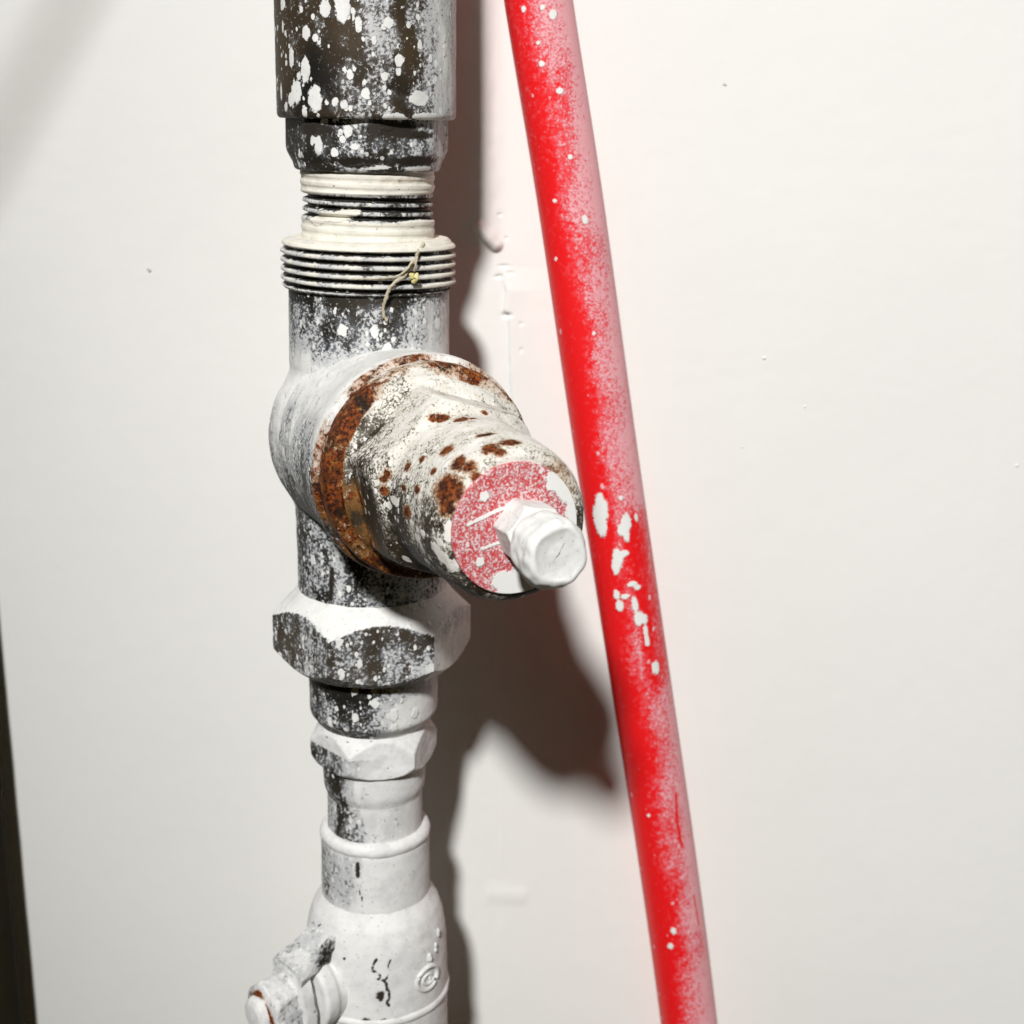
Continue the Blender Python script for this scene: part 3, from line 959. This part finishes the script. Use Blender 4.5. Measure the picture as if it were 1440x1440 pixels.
# smooth curve through the measured points
def catmull(P, n):
    out = []
    Q = [2 * P[0] - P[1]] + list(P) + [2 * P[-1] - P[-2]]
    for i in range(1, len(Q) - 2):
        for k in range(n):
            t = k / n
            a, b, c, d = Q[i - 1], Q[i], Q[i + 1], Q[i + 2]
            out.append(0.5 * ((2 * b) + (c - a) * t + (2 * a - 5 * b + 4 * c - d) * t * t + (-a + 3 * b - 3 * c + d) * t ** 3))
    out.append(Q[-2])
    return np.array(out)
path = catmull(P3, 90)
HB = path[-1].copy()
class Tube(Lathe):
    def __init__(self, path, R, n):
        m = len(path)
        T = np.gradient(path, axis=0)
        T /= np.linalg.norm(T, axis=1)[:, None]
        fr = np.array([0, -1, 0.0]) - T * (T @ np.array([0, -1, 0.0]))[:, None]
        fr /= np.linalg.norm(fr, axis=1)[:, None]
        sd = np.cross(fr, -T) * -1
        th = np.linspace(-PI, PI, n, endpoint=False)
        self.N = (fr[:, None, :] * np.cos(th)[None, :, None] + sd[:, None, :] * np.sin(th)[None, :, None]).reshape(-1, 3)
        self.V = np.repeat(path, n, axis=0) + self.N * R
        self.T = np.tile(th, m)
        self.Z = np.repeat(path[:, 2], n)
        self.ax = unit(path[0] - path[-1])
        self.F = []
        for i in range(m - 1):
            for j in range(n):
                j2 = (j + 1) % n
                self.F.append((i * n + j2, i * n + j, (i + 1) * n + j, (i + 1) * n + j2))
        self.F.append(tuple(range(n)))
        self.F.append(tuple((m - 1) * n + j for j in range(n - 1, -1, -1)))
path = path - HB
H = Tube(path, HR, 112)
if float(np.cross(H.V[H.F[0][1]] - H.V[H.F[0][0]], H.V[H.F[0][2]] - H.V[H.F[0][0]]) @ H.N[H.F[0][0]]) < 0:
    H.F = [tuple(reversed(f)) for f in H.F]
sgn = np.sign(H.N[len(H.N) // 2 + 28][0])               # make + the photo's right
side = np.arcsin(np.clip(H.N[:, 0], -1, 1)) * DEG
side = np.where(H.N[:, 1] > 0, np.sign(side) * (180 - np.abs(side)), side)
_surf_base = BASE
BASE = HB
def zz_(y):
    return float((at(850, y, HY) - HB)[2])
wav = 6 * np.sin(H.Z * 0.11) + 4 * np.sin(H.Z * 0.31 + 1)
cov = np.interp(side + wav, [-180, -90, -50, -30, -10, 8, 30, 55, 80, 130, 180], [0.1, 0.26, 0.06, 0.05, 0.30, 0.54, 0.70, 0.88, 0.92, 0.6, 0.2])
pn = np.array([noise.noise((p[0] * 0.10, p[1] * 0.10, p[2] * 0.035)) + 0.6 * noise.noise((p[0] * 0.3, p[1] * 0.3, p[2] * 0.08 + 9)) for p in H.V])
cov = cov + 0.22 * pn * sstep(side, -35, 20)
cov = cov * (1 - 0.75 * bump(side, 84, 8))
clean = sstep(H.Z, zz_(985), zz_(930)) * sstep(-H.Z, -zz_(690), -zz_(735))
cov = cov - 0.42 * clean * sstep(side, 0, 25)
cov = cov + 0.20 * sstep(H.Z, zz_(420), zz_(60)) * bump(side, -20, 40)
hm = marks(H, [(845, 715, 4.2, 1.9), (845, 738, 3.2, 1.9), (842, 728, 3.8, 1.7), (880, 736, 2.6, 1.5), (874, 744, 1.8, 1.5), (880, 752, 2.2, .9), (868, 785, 3.0, 1.4), (866, 798, 2.4, 1.0), (877, 780, 1.0, 1.4),
               (895, 728, 1.2, .6), (866, 838, 1.5, .9), (871, 853, 1.6, 1.2), (888, 822, .8, 1.5), (897, 826, .8, 1.0), (894, 850, 2.6, .9), (897, 868, 2.2, 1.4), (907, 872, 1.6, 1.2), (908, 890, 2.2, .8), (910, 903, 1.3, .8),
               (880, 838, .8, 1.4), (922, 938, 2.0, 1.4), (778, 19, 1.2, 1.1), (763, 12, .7, .7), (762, 90, .8, .8), (787, 128, .9, .9), (801, 222, .7, .7), (758, 60, .5, .5), (823, 308, 1.2, .9), (781, 282, .6, .6), (735, 12, .8, .7),
               (946, 1310, 1.2, .9), (943, 1330, 1.0, 1.0), (912, 1147, .6, .6), (836, 470, .6, .6), (782, 364, .6, .5), (873, 700, .8, .6)])
hb_ = np.maximum(H.line([surf(H, 949, 1115), surf(H, 954, 1160), surf(H, 960, 1192)], 0.5), H.line([surf(H, 976, 1260), surf(H, 983, 1300)], 0.4))
hb_ = np.maximum(hb_, H.line([surf(H, 943, 1275), surf(H, 948, 1295)], 0.7))
zero = np.zeros(len(H.V))
hose = mesh_obj('red_hose', H.V, H.F, M_HOSE, None, {'cov': np.clip(cov, 0, 1), 'dab': H.dab(hm), 'bare': hb_ * 0.85}, 0)
hose.location = [float(v) * MM for v in HB]
tag(hose, 'long red plastic pipe with white overspray leaning along the white wall', 'hose')
BASE = _surf_base

# ------------------------------------------------------------------ dry twig caught on the threads
def rp(x, y, lift):
    p = surf(RING, x, y)
    n_ = p - AX * (p @ AX)
    return p + unit(n_) * lift
def tee_pt(x, y, lift):
    t = math.asin(max(-1, min(1, (x - 518) / 112)))
    r = mm(430, 112) + lift
    # move down from the axis row to the visible row
    return AX * (zy(y) + 0.12 * r * math.cos(t)) + (RING.fr * math.cos(t) + RING.sd * math.sin(t)) * r
root = rp(592, 342, 0.7)
def rel(pts):
    return [p - root for p in pts]
tw = empty('dry_twig', [float(v) * MM for v in (BASE + root)])
tag(tw, 'thin dry twig with a yellow bud caught on the pipe thread', 'twig')
def stalk(name, pts, r0, r1, parent, wob=0.12):
    P = catmull(rel(pts), 6)
    P = P + np.array([[random.uniform(-wob, wob) for _ in range(3)] for _ in P])
    rr_ = [r0 + (r1 - r0) * i / (len(P) - 1) for i in range(len(P))]
    rr_ = [r * random.uniform(0.8, 1.3) for r in rr_]
    V, F = tube(P, rr_, 7)
    return mesh_obj(name, V, F, M_TWIG, parent, None, 0)
stalk('main_stem', [rp(592, 342, .7), rp(584, 356, 1.0), rp(574, 374, 1.2), rp(565, 387, 1.3), tee_pt(556, 400, 2.6), tee_pt(549, 418, 1.6), tee_pt(546, 436, .9), tee_pt(551, 449, .5)], 0.42, 0.36, tw)
stalk('side_stem', [rp(578, 366, 1.1), rp(568, 380, 1.2), rp(553, 388, .9), rp(525, 391, .6), rp(495, 392, .4)], 0.30, 0.12, tw, 0.06)
stalk('bud_stem', [rp(587, 350, .8), rp(580, 366, 1.5), rp(578, 382, 1.7)], 0.28, 0.25, tw)
parts = []
c0 = rp(577, 388, 1.9) - root
for i in range(5):
    d = np.array([random.uniform(-1, 1), random.uniform(-.6, .6), random.uniform(-1, 1)]) * 0.75
    parts.append(blob(c0 + d, .62, .6, .66, i * 3.1, 0.7, 12, 8))
V, F = join(parts)
tag(mesh_obj('bud', V, F, M_BUD, tw, None, 0), 'small yellow dried bud')
